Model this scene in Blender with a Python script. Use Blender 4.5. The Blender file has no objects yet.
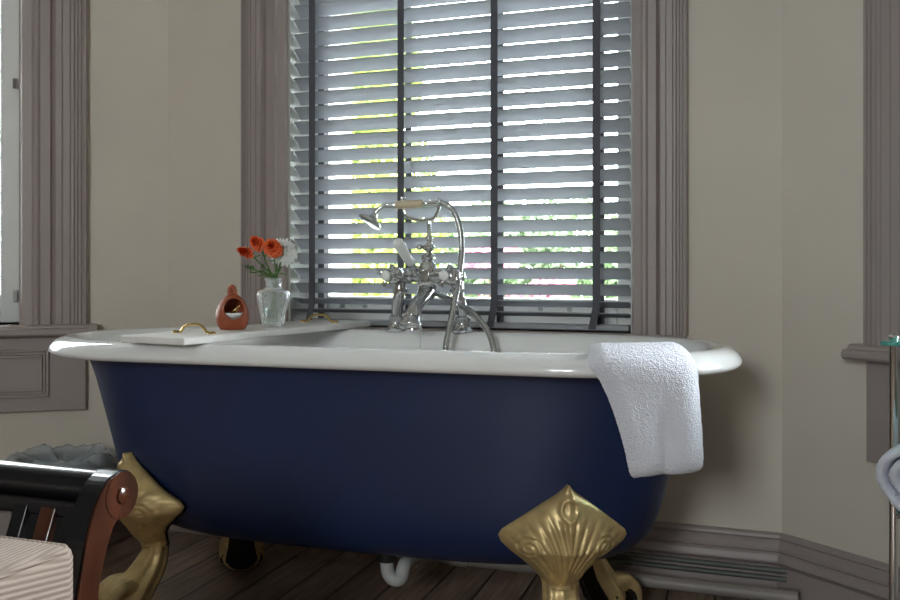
import bpy, bmesh, math, random
from mathutils import Vector, Matrix
from mathutils.bvhtree import BVHTree

PI = math.pi
scene = bpy.context.scene
COL = scene.collection
random.seed(7)

# ------------------------------------------------------------ camera
FPX = 960.0
YH = 268.0
CAMH = 0.82
YAW = math.radians(21.0)
CAM = Vector((0.936, -2.52, CAMH))
FW = Vector((-math.sin(YAW), math.cos(YAW), 0))
RT = Vector((math.cos(YAW), math.sin(YAW), 0))
cd = bpy.data.cameras.new('camera')
cam = bpy.data.objects.new('camera', cd)
COL.objects.link(cam)
cam.location = CAM
cam.rotation_euler = (PI / 2, 0, YAW)
cd.sensor_width = 36.0
cd.lens = FPX / 900 * 36.0
cd.shift_y = -(300 - YH) / 900.0
cd.clip_start = 0.02
scene.camera = cam

# ------------------------------------------------------------ world + light
world = bpy.data.worlds.new('overcast_sky')
scene.world = world
world.use_nodes = True
wn = world.node_tree
bg = wn.nodes['Background']
tc = wn.nodes.new('ShaderNodeTexCoord')
nz = wn.nodes.new('ShaderNodeTexNoise'); nz.inputs['Scale'].default_value = 2.5
rp = wn.nodes.new('ShaderNodeValToRGB')
rp.color_ramp.elements[0].position = 0.35; rp.color_ramp.elements[0].color = (0.78, 0.88, 1.0, 1)
rp.color_ramp.elements[1].position = 0.65; rp.color_ramp.elements[1].color = (1.0, 1.0, 1.0, 1)
wn.links.new(tc.outputs['Generated'], nz.inputs['Vector'])
wn.links.new(nz.outputs['Fac'], rp.inputs['Fac'])
wn.links.new(rp.outputs['Color'], bg.inputs['Color'])
bg.inputs['Strength'].default_value = 30.0

def area_light(name, loc, direction, sx, sy, power, color=(1, 1, 1), portal=False):
    l = bpy.data.lights.new(name, 'AREA')
    l.shape = 'RECTANGLE'; l.size = sx; l.size_y = sy
    l.energy = power; l.color = color
    o = bpy.data.objects.new(name, l); COL.objects.link(o)
    o.location = loc
    o.rotation_euler = Vector(direction).to_track_quat('-Z', 'Y').to_euler()
    if portal:
        l.cycles.is_portal = True
    return o

scene.view_settings.view_transform = 'Standard'
scene.view_settings.look = 'None'
scene.view_settings.gamma = 1.0
scene.view_settings.use_curve_mapping = False
scene.view_settings.exposure = 0.12
POWER_LEFT, POWER_RIGHT = 30.0, 32.0

# ------------------------------------------------------------ helpers
def P(px, py, Z):
    """world point seen at a pixel at camera depth Z"""
    return CAM + RT * ((px - 450) / FPX * Z) + FW * Z + Vector((0, 0, -(py - YH) / FPX * Z))

def ray_plane(px, o, n):
    d = RT * ((px - 450) / FPX) + FW
    t = (Vector(o) - CAM).to_2d().dot(Vector(n).to_2d()) / d.to_2d().dot(Vector(n).to_2d())
    return CAM + d * t, t

def srgb(r, g, b):
    f = lambda c: (c / 255 / 12.92) if c / 255 <= 0.04045 else ((c / 255 + 0.055) / 1.055) ** 2.4
    return (f(r), f(g), f(b), 1)

def mat(name, col, rough=0.5, metal=0.0, var=0.0, vscale=8.0, bump=0.0, bscale=60.0, spec=None,
        stretch=(1, 1, 1), coat=0.0, trans=0.0, ior=None, sheen=0.0, col2=None, detail=4.0):
    m = bpy.data.materials.new(name); m.use_nodes = True
    nt = m.node_tree; b = nt.nodes['Principled BSDF']
    b.inputs['Base Color'].default_value = col
    b.inputs['Roughness'].default_value = rough
    b.inputs['Metallic'].default_value = metal
    if spec is not None: b.inputs['Specular IOR Level'].default_value = spec
    b.inputs['Coat Weight'].default_value = coat
    b.inputs['Transmission Weight'].default_value = trans
    b.inputs['Sheen Weight'].default_value = sheen
    if ior: b.inputs['IOR'].default_value = ior
    t = nt.nodes.new('ShaderNodeTexCoord'); mp = nt.nodes.new('ShaderNodeMapping')
    mp.inputs['Scale'].default_value = stretch
    nt.links.new(t.outputs['Object'], mp.inputs['Vector'])
    if var > 0:
        n = nt.nodes.new('ShaderNodeTexNoise'); n.inputs['Scale'].default_value = vscale
        n.inputs['Detail'].default_value = detail
        r = nt.nodes.new('ShaderNodeValToRGB')
        c2 = col2 or tuple(max(0, c * (1 - var)) for c in col[:3]) + (1,)
        r.color_ramp.elements[0].position = 0.35; r.color_ramp.elements[0].color = c2
        r.color_ramp.elements[1].position = 0.65; r.color_ramp.elements[1].color = col
        nt.links.new(mp.outputs['Vector'], n.inputs['Vector'])
        nt.links.new(n.outputs['Fac'], r.inputs['Fac'])
        nt.links.new(r.outputs['Color'], b.inputs['Base Color'])
    if bump > 0:
        n2 = nt.nodes.new('ShaderNodeTexNoise'); n2.inputs['Scale'].default_value = bscale
        n2.inputs['Detail'].default_value = 3
        bp = nt.nodes.new('ShaderNodeBump'); bp.inputs['Strength'].default_value = bump
        bp.inputs['Distance'].default_value = 0.004
        nt.links.new(mp.outputs['Vector'], n2.inputs['Vector'])
        nt.links.new(n2.outputs['Fac'], bp.inputs['Height'])
        nt.links.new(bp.outputs['Normal'], b.inputs['Normal'])
    return m

M = {}
M['wall'] = mat('cream_plaster', (0.66, 0.592, 0.51, 1), 0.85, var=0.07, vscale=2.2, bump=0.25, bscale=9)
M['dimwall'] = mat('low_bounce_plaster', (0.22, 0.19, 0.165, 1), 0.9, var=0.1)  # unseen room walls, colour darkened to cut bounced fill light
M['trim'] = mat('mauve_paint', (0.345, 0.285, 0.268, 1), 0.45, var=0.06, vscale=5, bump=0.1, bscale=40)
M['ceil'] = mat('ceiling_paint', (0.5, 0.48, 0.45, 1), 0.9)
M['winwhite'] = mat('white_window_paint', (0.78, 0.78, 0.76, 1), 0.4, var=0.05)
M['reveal'] = mat('reveal_paint', (0.42, 0.42, 0.40, 1), 0.5)
M['slat'] = mat('grey_blind_slat', (0.30, 0.31, 0.33, 1), 0.4, var=0.05, vscale=6, stretch=(1, 8, 8))
M['tape'] = mat('charcoal_tape', (0.10, 0.10, 0.115, 1), 0.95, bump=0.3, bscale=400)
M['cord'] = mat('dark_cord', (0.05, 0.05, 0.055, 1), 0.9)
M['enamel'] = mat('white_enamel', (0.83, 0.83, 0.83, 1), 0.12, coat=0.6)
M['navy'] = mat('navy_paint', (0.005, 0.020, 0.082, 1), 0.42, spec=0.65, var=0.12, vscale=4, bump=0.03, bscale=18)
M['gold'] = mat('gold_paint', (0.70, 0.52, 0.25, 1), 0.38, metal=0.5, var=0.3, vscale=25, bump=0.08, bscale=70)
M['chrome'] = mat('chrome', (0.78, 0.79, 0.8, 1), 0.07, metal=1.0)
M['hose'] = mat('steel_hose', (0.6, 0.61, 0.62, 1), 0.22, metal=1.0)
M['porcelain'] = mat('porcelain', (0.85, 0.85, 0.83, 1), 0.15, coat=0.5)
M['cream'] = mat('cream_handle', (0.66, 0.55, 0.38, 1), 0.3)
M['board'] = mat('whitewashed_wood', (0.80, 0.785, 0.76, 1), 0.35, var=0.06, vscale=12, stretch=(1, 8, 1))
M['brass'] = mat('brass', (0.72, 0.52, 0.22, 1), 0.25, metal=1.0)
M['terra'] = mat('terracotta', (0.31, 0.066, 0.022, 1), 0.5, var=0.15, vscale=30, bump=0.05)
M['inner'] = mat('glazed_inside', (0.35, 0.33, 0.31, 1), 0.4, var=0.3, vscale=40)
M['towel'] = mat('white_towelling', (0.84, 0.85, 0.94, 1), 0.95, bump=1.0, bscale=420, sheen=0.3)
M['black'] = mat('black_lacquer', (0.006, 0.006, 0.008, 1), 0.24)
M['mahog'] = mat('mahogany', (0.070, 0.020, 0.009, 1), 0.22, coat=0.2, var=0.75, vscale=14, stretch=(1, 1, 0.35), bump=0.05)
M['bin'] = mat('dark_bin', (0.018, 0.022, 0.022, 1), 0.45)
M['green'] = mat('stem_green', (0.09, 0.2, 0.05, 1), 0.5, var=0.3)
M['orange'] = mat('orange_petal', (0.68, 0.035, 0.008, 1), 0.55, var=0.0)
M['peach'] = mat('peach_petal_edge', (0.88, 0.17, 0.045, 1), 0.55)
M['petal'] = mat('white_petal', (0.88, 0.88, 0.86, 1), 0.6)
M['pipe'] = mat('painted_pipe', (0.30, 0.26, 0.24, 1), 0.45, var=0.15)
M['pipegreen'] = mat('dull_pipe', (0.13, 0.135, 0.12, 1), 0.5, var=0.2)
M['plastic'] = mat('grey_plastic', (0.45, 0.46, 0.46, 1), 0.4)
M['bark'] = mat('bark', (0.12, 0.08, 0.05, 1), 0.9, var=0.4)
M['leafy'] = mat('yellow_green_leaf', (0.27, 0.36, 0.05, 1), 0.6, var=0.45, vscale=1.5)
M['leafg'] = mat('soft_green_leaf', (0.17, 0.25, 0.12, 1), 0.6, var=0.5, vscale=1.3)
M['leafp'] = mat('pink_blossom', (0.50, 0.17, 0.24, 1), 0.6, var=0.3, vscale=2.5)
M['lawn'] = mat('lawn', (0.08, 0.13, 0.04, 1), 0.9, var=0.4, vscale=3)
M['tealglass'] = mat('teal_glass_edge', (0.25, 0.72, 0.62, 1), 0.08, trans=0.75, ior=1.45)
M['vase'] = mat('cut_crystal', (0.93, 0.98, 0.97, 1), 0.2, trans=0.82, ior=1.35)
M['liner'] = mat('clear_plastic_liner', (0.75, 0.8, 0.84, 1), 0.22, trans=0.0)
M['rubber'] = mat('black_caster', (0.01, 0.01, 0.01, 1), 0.5)

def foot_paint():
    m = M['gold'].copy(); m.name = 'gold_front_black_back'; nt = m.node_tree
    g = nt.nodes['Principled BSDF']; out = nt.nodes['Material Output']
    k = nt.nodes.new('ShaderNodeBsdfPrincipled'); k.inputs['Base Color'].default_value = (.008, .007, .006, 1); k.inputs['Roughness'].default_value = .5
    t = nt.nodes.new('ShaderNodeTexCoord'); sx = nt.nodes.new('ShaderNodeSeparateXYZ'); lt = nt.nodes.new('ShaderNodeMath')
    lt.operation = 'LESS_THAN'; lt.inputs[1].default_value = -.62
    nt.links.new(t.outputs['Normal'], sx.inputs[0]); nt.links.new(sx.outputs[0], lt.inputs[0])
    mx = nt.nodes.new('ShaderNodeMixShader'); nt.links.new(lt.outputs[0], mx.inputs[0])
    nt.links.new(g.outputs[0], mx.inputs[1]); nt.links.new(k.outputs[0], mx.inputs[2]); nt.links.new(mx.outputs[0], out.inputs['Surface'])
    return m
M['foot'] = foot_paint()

def architectural_glass(name, tint, refl=0.06):
    m = bpy.data.materials.new(name); m.use_nodes = True; nt = m.node_tree
    nt.nodes.remove(nt.nodes['Principled BSDF'])
    out = nt.nodes['Material Output']
    tr = nt.nodes.new('ShaderNodeBsdfTransparent'); tr.inputs['Color'].default_value = tint
    gl = nt.nodes.new('ShaderNodeBsdfGlossy'); gl.inputs['Roughness'].default_value = 0.02
    fr = nt.nodes.new('ShaderNodeFresnel'); fr.inputs['IOR'].default_value = 1.45
    mx = nt.nodes.new('ShaderNodeMixShader')
    nt.links.new(fr.outputs[0], mx.inputs[0]); nt.links.new(tr.outputs[0], mx.inputs[1])
    nt.links.new(gl.outputs[0], mx.inputs[2]); nt.links.new(mx.outputs[0], out.inputs['Surface'])
    return m
M['pane'] = architectural_glass('window_glass', (0.96, 0.98, 0.97, 1))

def film_material():
    m = bpy.data.materials.new('thin_plastic_film'); m.use_nodes = True; nt = m.node_tree
    b = nt.nodes['Principled BSDF']; out = nt.nodes['Material Output']
    b.inputs['Base Color'].default_value = (0.75, 0.80, 0.84, 1); b.inputs['Roughness'].default_value = 0.12
    tr = nt.nodes.new('ShaderNodeBsdfTransparent'); tr.inputs['Color'].default_value = (0.85, 0.88, 0.9, 1)
    mx = nt.nodes.new('ShaderNodeMixShader'); mx.inputs[0].default_value = 0.34
    nt.links.new(tr.outputs[0], mx.inputs[1]); nt.links.new(b.outputs[0], mx.inputs[2])
    nt.links.new(mx.outputs[0], out.inputs['Surface'])
    return m
M['film'] = film_material()

def floor_material():
    m = bpy.data.materials.new('worn_floorboards'); m.use_nodes = True; nt = m.node_tree
    b = nt.nodes['Principled BSDF']
    t = nt.nodes.new('ShaderNodeTexCoord'); mp = nt.nodes.new('ShaderNodeMapping')
    mp.inputs['Rotation'].default_value = (0, 0, math.radians(86))
    nt.links.new(t.outputs['Object'], mp.inputs['Vector'])
    br = nt.nodes.new('ShaderNodeTexBrick')
    br.inputs['Scale'].default_value = 1.0
    br.inputs['Brick Width'].default_value = 2.3
    br.inputs['Row Height'].default_value = 0.115
    br.inputs['Mortar Size'].default_value = 0.0035
    br.inputs['Mortar Smooth'].default_value = 0.3
    br.inputs['Color1'].default_value = (0.35, 0.25, 0.19, 1)
    br.inputs['Color2'].default_value = (0.23, 0.155, 0.115, 1)
    br.inputs['Mortar'].default_value = (0.02, 0.014, 0.01, 1)
    nt.links.new(mp.outputs['Vector'], br.inputs['Vector'])
    mp2 = nt.nodes.new('ShaderNodeMapping'); mp2.inputs['Scale'].default_value = (1.2, 14, 1)
    nt.links.new(mp.outputs['Vector'], mp2.inputs['Vector'])
    n = nt.nodes.new('ShaderNodeTexNoise'); n.inputs['Scale'].default_value = 5; n.inputs['Detail'].default_value = 6
    nt.links.new(mp2.outputs['Vector'], n.inputs['Vector'])
    r = nt.nodes.new('ShaderNodeValToRGB')
    r.color_ramp.elements[0].position = 0.3; r.color_ramp.elements[0].color = (0.5, 0.5, 0.5, 1)
    r.color_ramp.elements[1].position = 0.75; r.color_ramp.elements[1].color = (1.4, 1.35, 1.3, 1)
    nt.links.new(n.outputs['Fac'], r.inputs['Fac'])
    mx = nt.nodes.new('ShaderNodeMix'); mx.data_type = 'RGBA'; mx.blend_type = 'MULTIPLY'
    mx.inputs[0].default_value = 1.0
    nt.links.new(br.outputs['Color'], mx.inputs[6]); nt.links.new(r.outputs['Color'], mx.inputs[7])
    nt.links.new(mx.outputs[2], b.inputs['Base Color'])
    b.inputs['Roughness'].default_value = 0.38
    bp = nt.nodes.new('ShaderNodeBump'); bp.inputs['Strength'].default_value = 0.5; bp.inputs['Distance'].default_value = 0.003
    inv = nt.nodes.new('ShaderNodeMath'); inv.operation = 'SUBTRACT'; inv.inputs[0].default_value = 1
    nt.links.new(br.outputs['Fac'], inv.inputs[1]); nt.links.new(inv.outputs[0], bp.inputs['Height'])
    nt.links.new(bp.outputs['Normal'], b.inputs['Normal'])
    return m
M['floor'] = floor_material()

def stripe_material():
    m = bpy.data.materials.new('striped_upholstery'); m.use_nodes = True; nt = m.node_tree
    b = nt.nodes['Principled BSDF']; b.inputs['Roughness'].default_value = 0.95
    t = nt.nodes.new('ShaderNodeTexCoord')
    w = nt.nodes.new('ShaderNodeTexWave'); w.wave_type = 'BANDS'; w.bands_direction = 'DIAGONAL'
    w.inputs['Scale'].default_value = 75; w.inputs['Distortion'].default_value = 0.6
    w.inputs['Detail'].default_value = 2; w.inputs['Detail Scale'].default_value = 2
    mp = nt.nodes.new('ShaderNodeMapping'); mp.inputs['Scale'].default_value = (1.0, 0.12, 1.0)
    nt.links.new(t.outputs['Object'], mp.inputs['Vector']); nt.links.new(mp.outputs['Vector'], w.inputs['Vector'])
    r = nt.nodes.new('ShaderNodeValToRGB')
    r.color_ramp.elements[0].color = (0.20, 0.15, 0.12, 1); r.color_ramp.elements[0].position = 0.1
    r.color_ramp.elements[1].color = (0.29, 0.225, 0.185, 1); r.color_ramp.elements[1].position = 0.55
    nt.links.new(w.outputs['Fac'], r.inputs['Fac']); nt.links.new(r.outputs['Color'], b.inputs['Base Color'])
    bp = nt.nodes.new('ShaderNodeBump'); bp.inputs['Strength'].default_value = 0.6; bp.inputs['Distance'].default_value = 0.003
    nt.links.new(w.outputs['Fac'], bp.inputs['Height']); nt.links.new(bp.outputs['Normal'], b.inputs['Normal'])
    return m
M['stripe'] = stripe_material()

def link(name, bm, m, parent=None, smooth=False, angle=None, loc=None, rotz=None, recalc=True):
    if recalc: bmesh.ops.recalc_face_normals(bm, faces=bm.faces[:])
    me = bpy.data.meshes.new(name); bm.to_mesh(me); bm.free()
    if isinstance(m, (list, tuple)):
        for k in m: me.materials.append(k)
    else: me.materials.append(m)
    if smooth or angle:
        me.shade_smooth()
        if angle: me.set_sharp_from_angle(angle=math.radians(angle))
    o = bpy.data.objects.new(name, me); COL.objects.link(o)
    if parent: o.parent = parent
    if loc is not None: o.location = loc
    if rotz is not None: o.rotation_euler = (0, 0, rotz)
    return o

def empty(name, loc, rotz, label, cat, group=None):
    o = bpy.data.objects.new(name, None); COL.objects.link(o)
    o.empty_display_size = 0.05
    o.location = loc; o.rotation_euler = (0, 0, rotz)
    tag(o, label, cat, group); return o

def tag(o, label, cat, group=None):
    o['label'] = label; o['category'] = cat
    if group: o['group'] = group
    return o

def struct(o, label=None, cat=None):
    o['kind'] = 'structure'
    if label: o['label'] = label
    if cat: o['category'] = cat
    return o

def box(bm, x0, x1, y0, y1, z0, z1, bev=0.0, mtx=None):
    r = bmesh.ops.create_cube(bm, size=1.0)
    vs = r['verts']
    for v in vs:
        v.co = Vector((x0 + (v.co.x + .5) * (x1 - x0), y0 + (v.co.y + .5) * (y1 - y0), z0 + (v.co.z + .5) * (z1 - z0)))
    if bev > 0:
        es = list({e for v in vs for e in v.link_edges})
        rr = bmesh.ops.bevel(bm, geom=es, offset=bev, segments=2, affect='EDGES', profile=0.5)
        vs = list({v for f in rr['faces'] for v in f.verts} | {v for v in vs if v.is_valid})
    if mtx: bmesh.ops.transform(bm, matrix=mtx, verts=[v for v in vs if v.is_valid])
    return vs

def lathe(bm, prof, seg=32, mtx=None, cap=True):
    rings = []
    for r, z in prof:
        rings.append([bm.verts.new((r * math.cos(2 * PI * i / seg), r * math.sin(2 * PI * i / seg), z)) for i in range(seg)])
    for a, b in zip(rings, rings[1:]):
        for i in range(seg):
            bm.faces.new((a[i], a[(i + 1) % seg], b[(i + 1) % seg], b[i]))
    if cap:
        for rg, (r, z) in ((rings[0], prof[0]), (rings[-1], prof[-1])):
            if r > 1e-4: bm.faces.new(rg)
    vs = [v for rg in rings for v in rg]
    if not cap or True:
        bmesh.ops.remove_doubles(bm, verts=vs, dist=1e-6)
    vs = [v for v in vs if v.is_valid]
    if mtx: bmesh.ops.transform(bm, matrix=mtx, verts=vs)
    return vs

def align(p, d):
    """matrix taking +z onto d, at p"""
    q = Vector((0, 0, 1)).rotation_difference(Vector(d).normalized())
    return Matrix.Translation(p) @ q.to_matrix().to_4x4()

def catmull(pts, n=8):
    pts = [Vector(p) for p in pts]
    out = []
    for i in range(len(pts) - 1):
        p0 = pts[max(i - 1, 0)]; p1 = pts[i]; p2 = pts[i + 1]; p3 = pts[min(i + 2, len(pts) - 1)]
        for k in range(n):
            t = k / n
            out.append(0.5 * ((2 * p1) + (p2 - p0) * t + (2 * p0 - 5 * p1 + 4 * p2 - p3) * t * t + (3 * p1 - p0 - 3 * p2 + p3) * t ** 3))
    out.append(pts[-1].copy())
    return out

def tube(bm, pts, rad, seg=12, cap=True):
    """rad: number or list matching pts"""
    pts = [Vector(p) for p in pts]
    n = len(pts)
    rads = rad if isinstance(rad, (list, tuple)) else [rad] * n
    t0 = (pts[1] - pts[0]).normalized()
    up = Vector((0, 0, 1)) if abs(t0.z) < 0.9 else Vector((1, 0, 0))
    nrm = t0.cross(up).normalized()
    rings = []
    for i in range(n):
        t = (pts[min(i + 1, n - 1)] - pts[max(i - 1, 0)]).normalized()
        nrm = (nrm - t * nrm.dot(t)).normalized()
        bn = t.cross(nrm)
        rings.append([bm.verts.new(pts[i] + (nrm * math.cos(2 * PI * k / seg) + bn * math.sin(2 * PI * k / seg)) * rads[i]) for k in range(seg)])
    for a, b in zip(rings, rings[1:]):
        for i in range(seg):
            bm.faces.new((a[i], a[(i + 1) % seg], b[(i + 1) % seg], b[i]))
    if cap:
        bm.faces.new(rings[0]); bm.faces.new(rings[-1])

def interp_list(vals, n):
    out = []
    m = len(vals) - 1
    for i in range(n):
        t = i / (n - 1) * m
        k = min(int(t), m - 1)
        out.append(vals[k] + (vals[k + 1] - vals[k]) * (t - k))
    return out

def sphere(bm, c, r, u=16, v=10, scale=(1, 1, 1)):
    rr = bmesh.ops.create_uvsphere(bm, u_segments=u, v_segments=v, radius=r)
    bmesh.ops.transform(bm, matrix=Matrix.Translation(c) @ Matrix.Diagonal((*scale, 1)), verts=rr['verts'])
    return rr['verts']

# ------------------------------------------------------------ bay geometry
BAY = math.radians(38)
CL, _ = ray_plane(168, (0, 0, 0), (0, 1, 0)); CL.z = 0
CR, _ = ray_plane(782, (0, 0, 0), (0, 1, 0)); CR.z = 0
WALLS = {'back': (Vector((0, 0, 0)), 0.0), 'left': (CL, BAY), 'right': (CR, -BAY)}
CEIL = 2.75
WT = 0.42

def wall_u(px, w, off=0.0):
    """local x on a bay wall (off = metres outward of its face)"""
    o, a = WALLS[w]
    n = Vector((-math.sin(a), math.cos(a), 0))
    p, t = ray_plane(px, o + n * off, n)
    return (p - o).dot(Vector((math.cos(a), math.sin(a), 0)))

def wall_z(px, py, w, off=0.0):
    o, a = WALLS[w]
    n = Vector((-math.sin(a), math.cos(a), 0))
    p, t = ray_plane(px, o + n * off, n)
    return CAMH - (py - YH) / FPX * t

SILL_Z = 0.648
WIN_TOP = 2.28
# window openings in local u
bx0, bx1 = wall_u(288.5, 'back', 0.0), wall_u(633, 'back', 0.0)
BTR0, BTR1 = wall_u(240, 'back', -0.03), wall_u(687, 'back', -0.03)
lx1 = wall_u(21, 'left', 0.0); ltr = wall_u(87, 'left', -0.03)
OPW = bx1 - bx0
lx0 = lx1 - OPW
rtr = wall_u(862, 'right', -0.03)
rx0 = rtr + (lx1 * -1 - (-ltr)) if False else rtr + (ltr - lx1)
rx1 = rx0 + OPW
LW = 1.9   # length of side bay walls

def wall_with_hole(name, w, u0, u1, h0, h1, z0=SILL_Z, z1=WIN_TOP):
    o, a = WALLS[w]
    bm = bmesh.new()
    if h0 is None:
        box(bm, u0, u1, 0, WT, 0, CEIL)
    else:
        box(bm, u0, h0, 0, WT, 0, CEIL)
        box(bm, h1, u1, 0, WT, 0, CEIL)
        box(bm, h0, h1, 0, WT, 0, z0)
        box(bm, h0, h1, 0, WT, z1, CEIL)
    return struct(link(name, bm, M['wall'], loc=o, rotz=a))

ext = 0.0
wall_with_hole('wall_back', 'back', CL.x, CR.x, bx0, bx1)
wall_with_hole('wall_left', 'left', -LW, 0.0, lx0, lx1)
wall_with_hole('wall_right', 'right', 0.0, LW, rx0, rx1)
# rest of the room behind the bay
PL = CL - Vector((math.cos(BAY), math.sin(BAY), 0)) * LW
PR = CR + Vector((math.cos(BAY), -math.sin(BAY), 0)) * LW
YB = -5.2
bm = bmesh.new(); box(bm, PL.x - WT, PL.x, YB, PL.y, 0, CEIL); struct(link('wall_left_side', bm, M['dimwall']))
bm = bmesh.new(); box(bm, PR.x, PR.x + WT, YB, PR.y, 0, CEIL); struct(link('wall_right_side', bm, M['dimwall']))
fx0, fx1, fz0, fz1 = -0.05, 0.8, 1.15, 2.3   # unseen window added behind the camera, sized for the fill light it admits
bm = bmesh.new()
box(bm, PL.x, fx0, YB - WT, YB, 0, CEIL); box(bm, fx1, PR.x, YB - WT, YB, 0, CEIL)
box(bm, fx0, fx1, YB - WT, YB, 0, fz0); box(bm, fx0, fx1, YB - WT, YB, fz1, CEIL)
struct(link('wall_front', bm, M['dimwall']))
bm = bmesh.new(); box(bm, PL.x - 0.3, PR.x + 0.3, YB - 0.3, 0.3, -0.05, 0.0); struct(link('floor', bm, M['floor']))
bm = bmesh.new(); box(bm, PL.x - 0.3, PR.x + 0.3, YB - 0.3, 0.3, CEIL, CEIL + 0.05); struct(link('ceiling', bm, M['ceil']))

# ---- mouldings
def extrude_profile(bm, prof, axis_a, axis_b, mapper):
    """prof: list of (s, d); mapper(s, d, t) -> Vector, t 0/1"""
    a = [bm.verts.new(mapper(s, d, 0)) for s, d in prof]
    b = [bm.verts.new(mapper(s, d, 1)) for s, d in prof]
    for i in range(len(prof) - 1):
        bm.faces.new((a[i], a[i + 1], b[i + 1], b[i]))
    return a, b

ARCH = [(0, 0), (0, .022), (.015, .03), (.05, .031), (.065, .026), (.08, .026), (.09, .031), (.105, .031), (.115, .026), (.13, .026),
        (.145, .031), (.17, .031), (.185, .027), (.2, .031), (.24, .031), (.25, .028), (.26, .031), (.36, .031), (.37, .028), (.38, .031),
        (.47, .031), (.50, .022), (.53, .012), (.56, .020), (.70, .020), (.74, .027), (.79, .028), (.83, .020), (.97, .018), (1.0, .010), (1.0, 0)]
def architrave(name, w, uo, ui, z0, z1):
    """uo outer edge, ui inner edge (local u)"""
    o, a = WALLS[w]
    bm = bmesh.new()
    A, B = extrude_profile(bm, ARCH, 0, 0, lambda s, d, t: Vector((uo + (ui - uo) * s, -d, z0 if t == 0 else z1)))
    bm.faces.new(A); bm.faces.new(B)
    return struct(link(name, bm, M['trim'], loc=o, rotz=a))
architrave('trim_1', 'back', BTR0, bx0, SILL_Z, WIN_TOP + .1)
architrave('trim_2', 'back', BTR1, bx1, SILL_Z, WIN_TOP + .1)
architrave('trim_3', 'left', ltr, lx1, SILL_Z, WIN_TOP + .1)
architrave('trim_4', 'left', lx0 - (ltr - lx1), lx0, SILL_Z, WIN_TOP + .1)
architrave('trim_5', 'right', rtr, rx0, SILL_Z, WIN_TOP + .1)
architrave('trim_6', 'right', rx1 + (rx0 - rtr), rx1, SILL_Z, WIN_TOP + .1)
tn = 7
for w, h0, h1, e0, e1 in (('back', bx0, bx1, BTR0, BTR1), ('left', lx0, lx1, lx0 - (ltr - lx1), ltr), ('right', rx0, rx1, rtr, rx1 + (rx0 - rtr))):
    o, a = WALLS[w]
    bm = bmesh.new(); box(bm, e0, e1, -.034, 0, WIN_TOP, WIN_TOP + .14, .004)
    struct(link('trim_%d' % tn, bm, M['trim'], loc=o, rotz=a)); tn += 1
    # sill board: thin fillet over a rounded nosing
    bm = bmesh.new()
    over = .03 if w != 'back' else 0
    pr = [(WT, 0), (-.03, 0), (-.038, -.003), (-.042, -.010), (-.058, -.012), (-.064, -.020), (-.064, -.027), (-.058, -.033), (-.03, -.034), (.0, -.034)]
    if w == 'back':
        pr = [(WT, 0), (.005, 0), (-.01, -.003), (-.014, -.02), (0.0, -.022)]
        e0b, e1b = h0, h1
    else:
        e0b, e1b = e0 - over, e1 + over
    u0b, u1b = h0, h1
    # part in the reveal
    A, B = extrude_profile(bm, [p for p in pr], 0, 0, lambda s, d, t: Vector(((e0b if t == 0 else e1b) if s <= 0.0051 and w != 'back' else (u0b if t == 0 else u1b), min(s, WT), SILL_Z + d)))
    bm.faces.new(A); bm.faces.new(B)
    bmesh.ops.triangulate(bm, faces=[f for f in bm.faces if len(f.verts) > 4])
    struct(link('sill_%s' % w if False else 'trim_%d' % tn, bm, M['trim'], loc=o, rotz=a)); tn += 1
    # apron panel with moulded frame
    zb = 0.385 if w != 'back' else .48
    bm = bmesh.new()
    box(bm, e0 + .004, e1 - .004, -.022, 0, zb, SILL_Z - (.0 if w == 'back' else .030), .003)
    pu0, pu1 = e0 + .115, e1 - .115
    if w == 'left':
        pu1 = wall_u(49, 'left', -.022)
        z1p, z0p = wall_z(40, 349, 'left', -.022), wall_z(40, 397, 'left', -.022)
    for (d, h) in ((0.0, .008), (.010, .004), (.018, .007)):
        for q in range(4):
            a0, a1, c0, c1 = pu0 + d, pu1 - d, z0p + d if w != 'back' else SILL_Z - .12 + d, z1p - d if w != 'back' else SILL_Z - .03 - d
            wd = .007
            if q == 0: box(bm, a0, a1, -.022 - h, -.02, c0, c0 + wd, .002)
            if q == 1: box(bm, a0, a1, -.022 - h, -.02, c1 - wd, c1, .002)
            if q == 2: box(bm, a0, a0 + wd, -.022 - h, -.02, c0, c1, .002)
            if q == 3: box(bm, a1 - wd, a1, -.022 - h, -.02, c0, c1, .002)
    if w == 'back': z0p = z1p = None
    struct(link('trim_%d' % tn, bm, M['trim'], loc=o, rotz=a)); tn += 1
    if w == 'back':
        z1p, z0p = wall_z(40, 349, 'left', -.022), wall_z(40, 397, 'left', -.022)
    # reveal lining
    bm = bmesh.new()
    box(bm, h0, h0 + .006, 0.0, .2, SILL_Z, WIN_TOP); box(bm, h1 - .006, h1, 0.0, .2, SILL_Z, WIN_TOP)
    box(bm, h0, h1, 0.0, .2, WIN_TOP - .006, WIN_TOP)
    struct(link('trim_%d' % tn, bm, M['reveal'] if w == 'back' else M['trim'], loc=o, rotz=a)); tn += 1

# skirting
SK = [(.163, 0), (.163, .008), (.158, .014), (.152, .016), (.147, .012), (.140, .018), (.130, .024), (.122, .024), (.118, .020), (.112, .026), (.100, .030), (.095, .030),
      (.090, .022), (.088, .034), (.0, .034)]
def skirting(name, w, u0, u1, m0=0.0, m1=0.0):
    o, a = WALLS[w]
    bm = bmesh.new()
    extrude_profile(bm, SK, 0, 0, lambda s, d, t: Vector((u0 + m0 * d if t == 0 else u1 - m1 * d, -d, s)))
    struct(link(name, bm, M['trim'], loc=o, rotz=a))
mt = math.tan(BAY / 2)
skirting('baseboard_back', 'back', CL.x, CR.x, mt, mt)
skirting('baseboard_left', 'left', -LW, 0, 0, mt)
skirting('baseboard_right', 'right', 0, LW, mt, 0)

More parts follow.
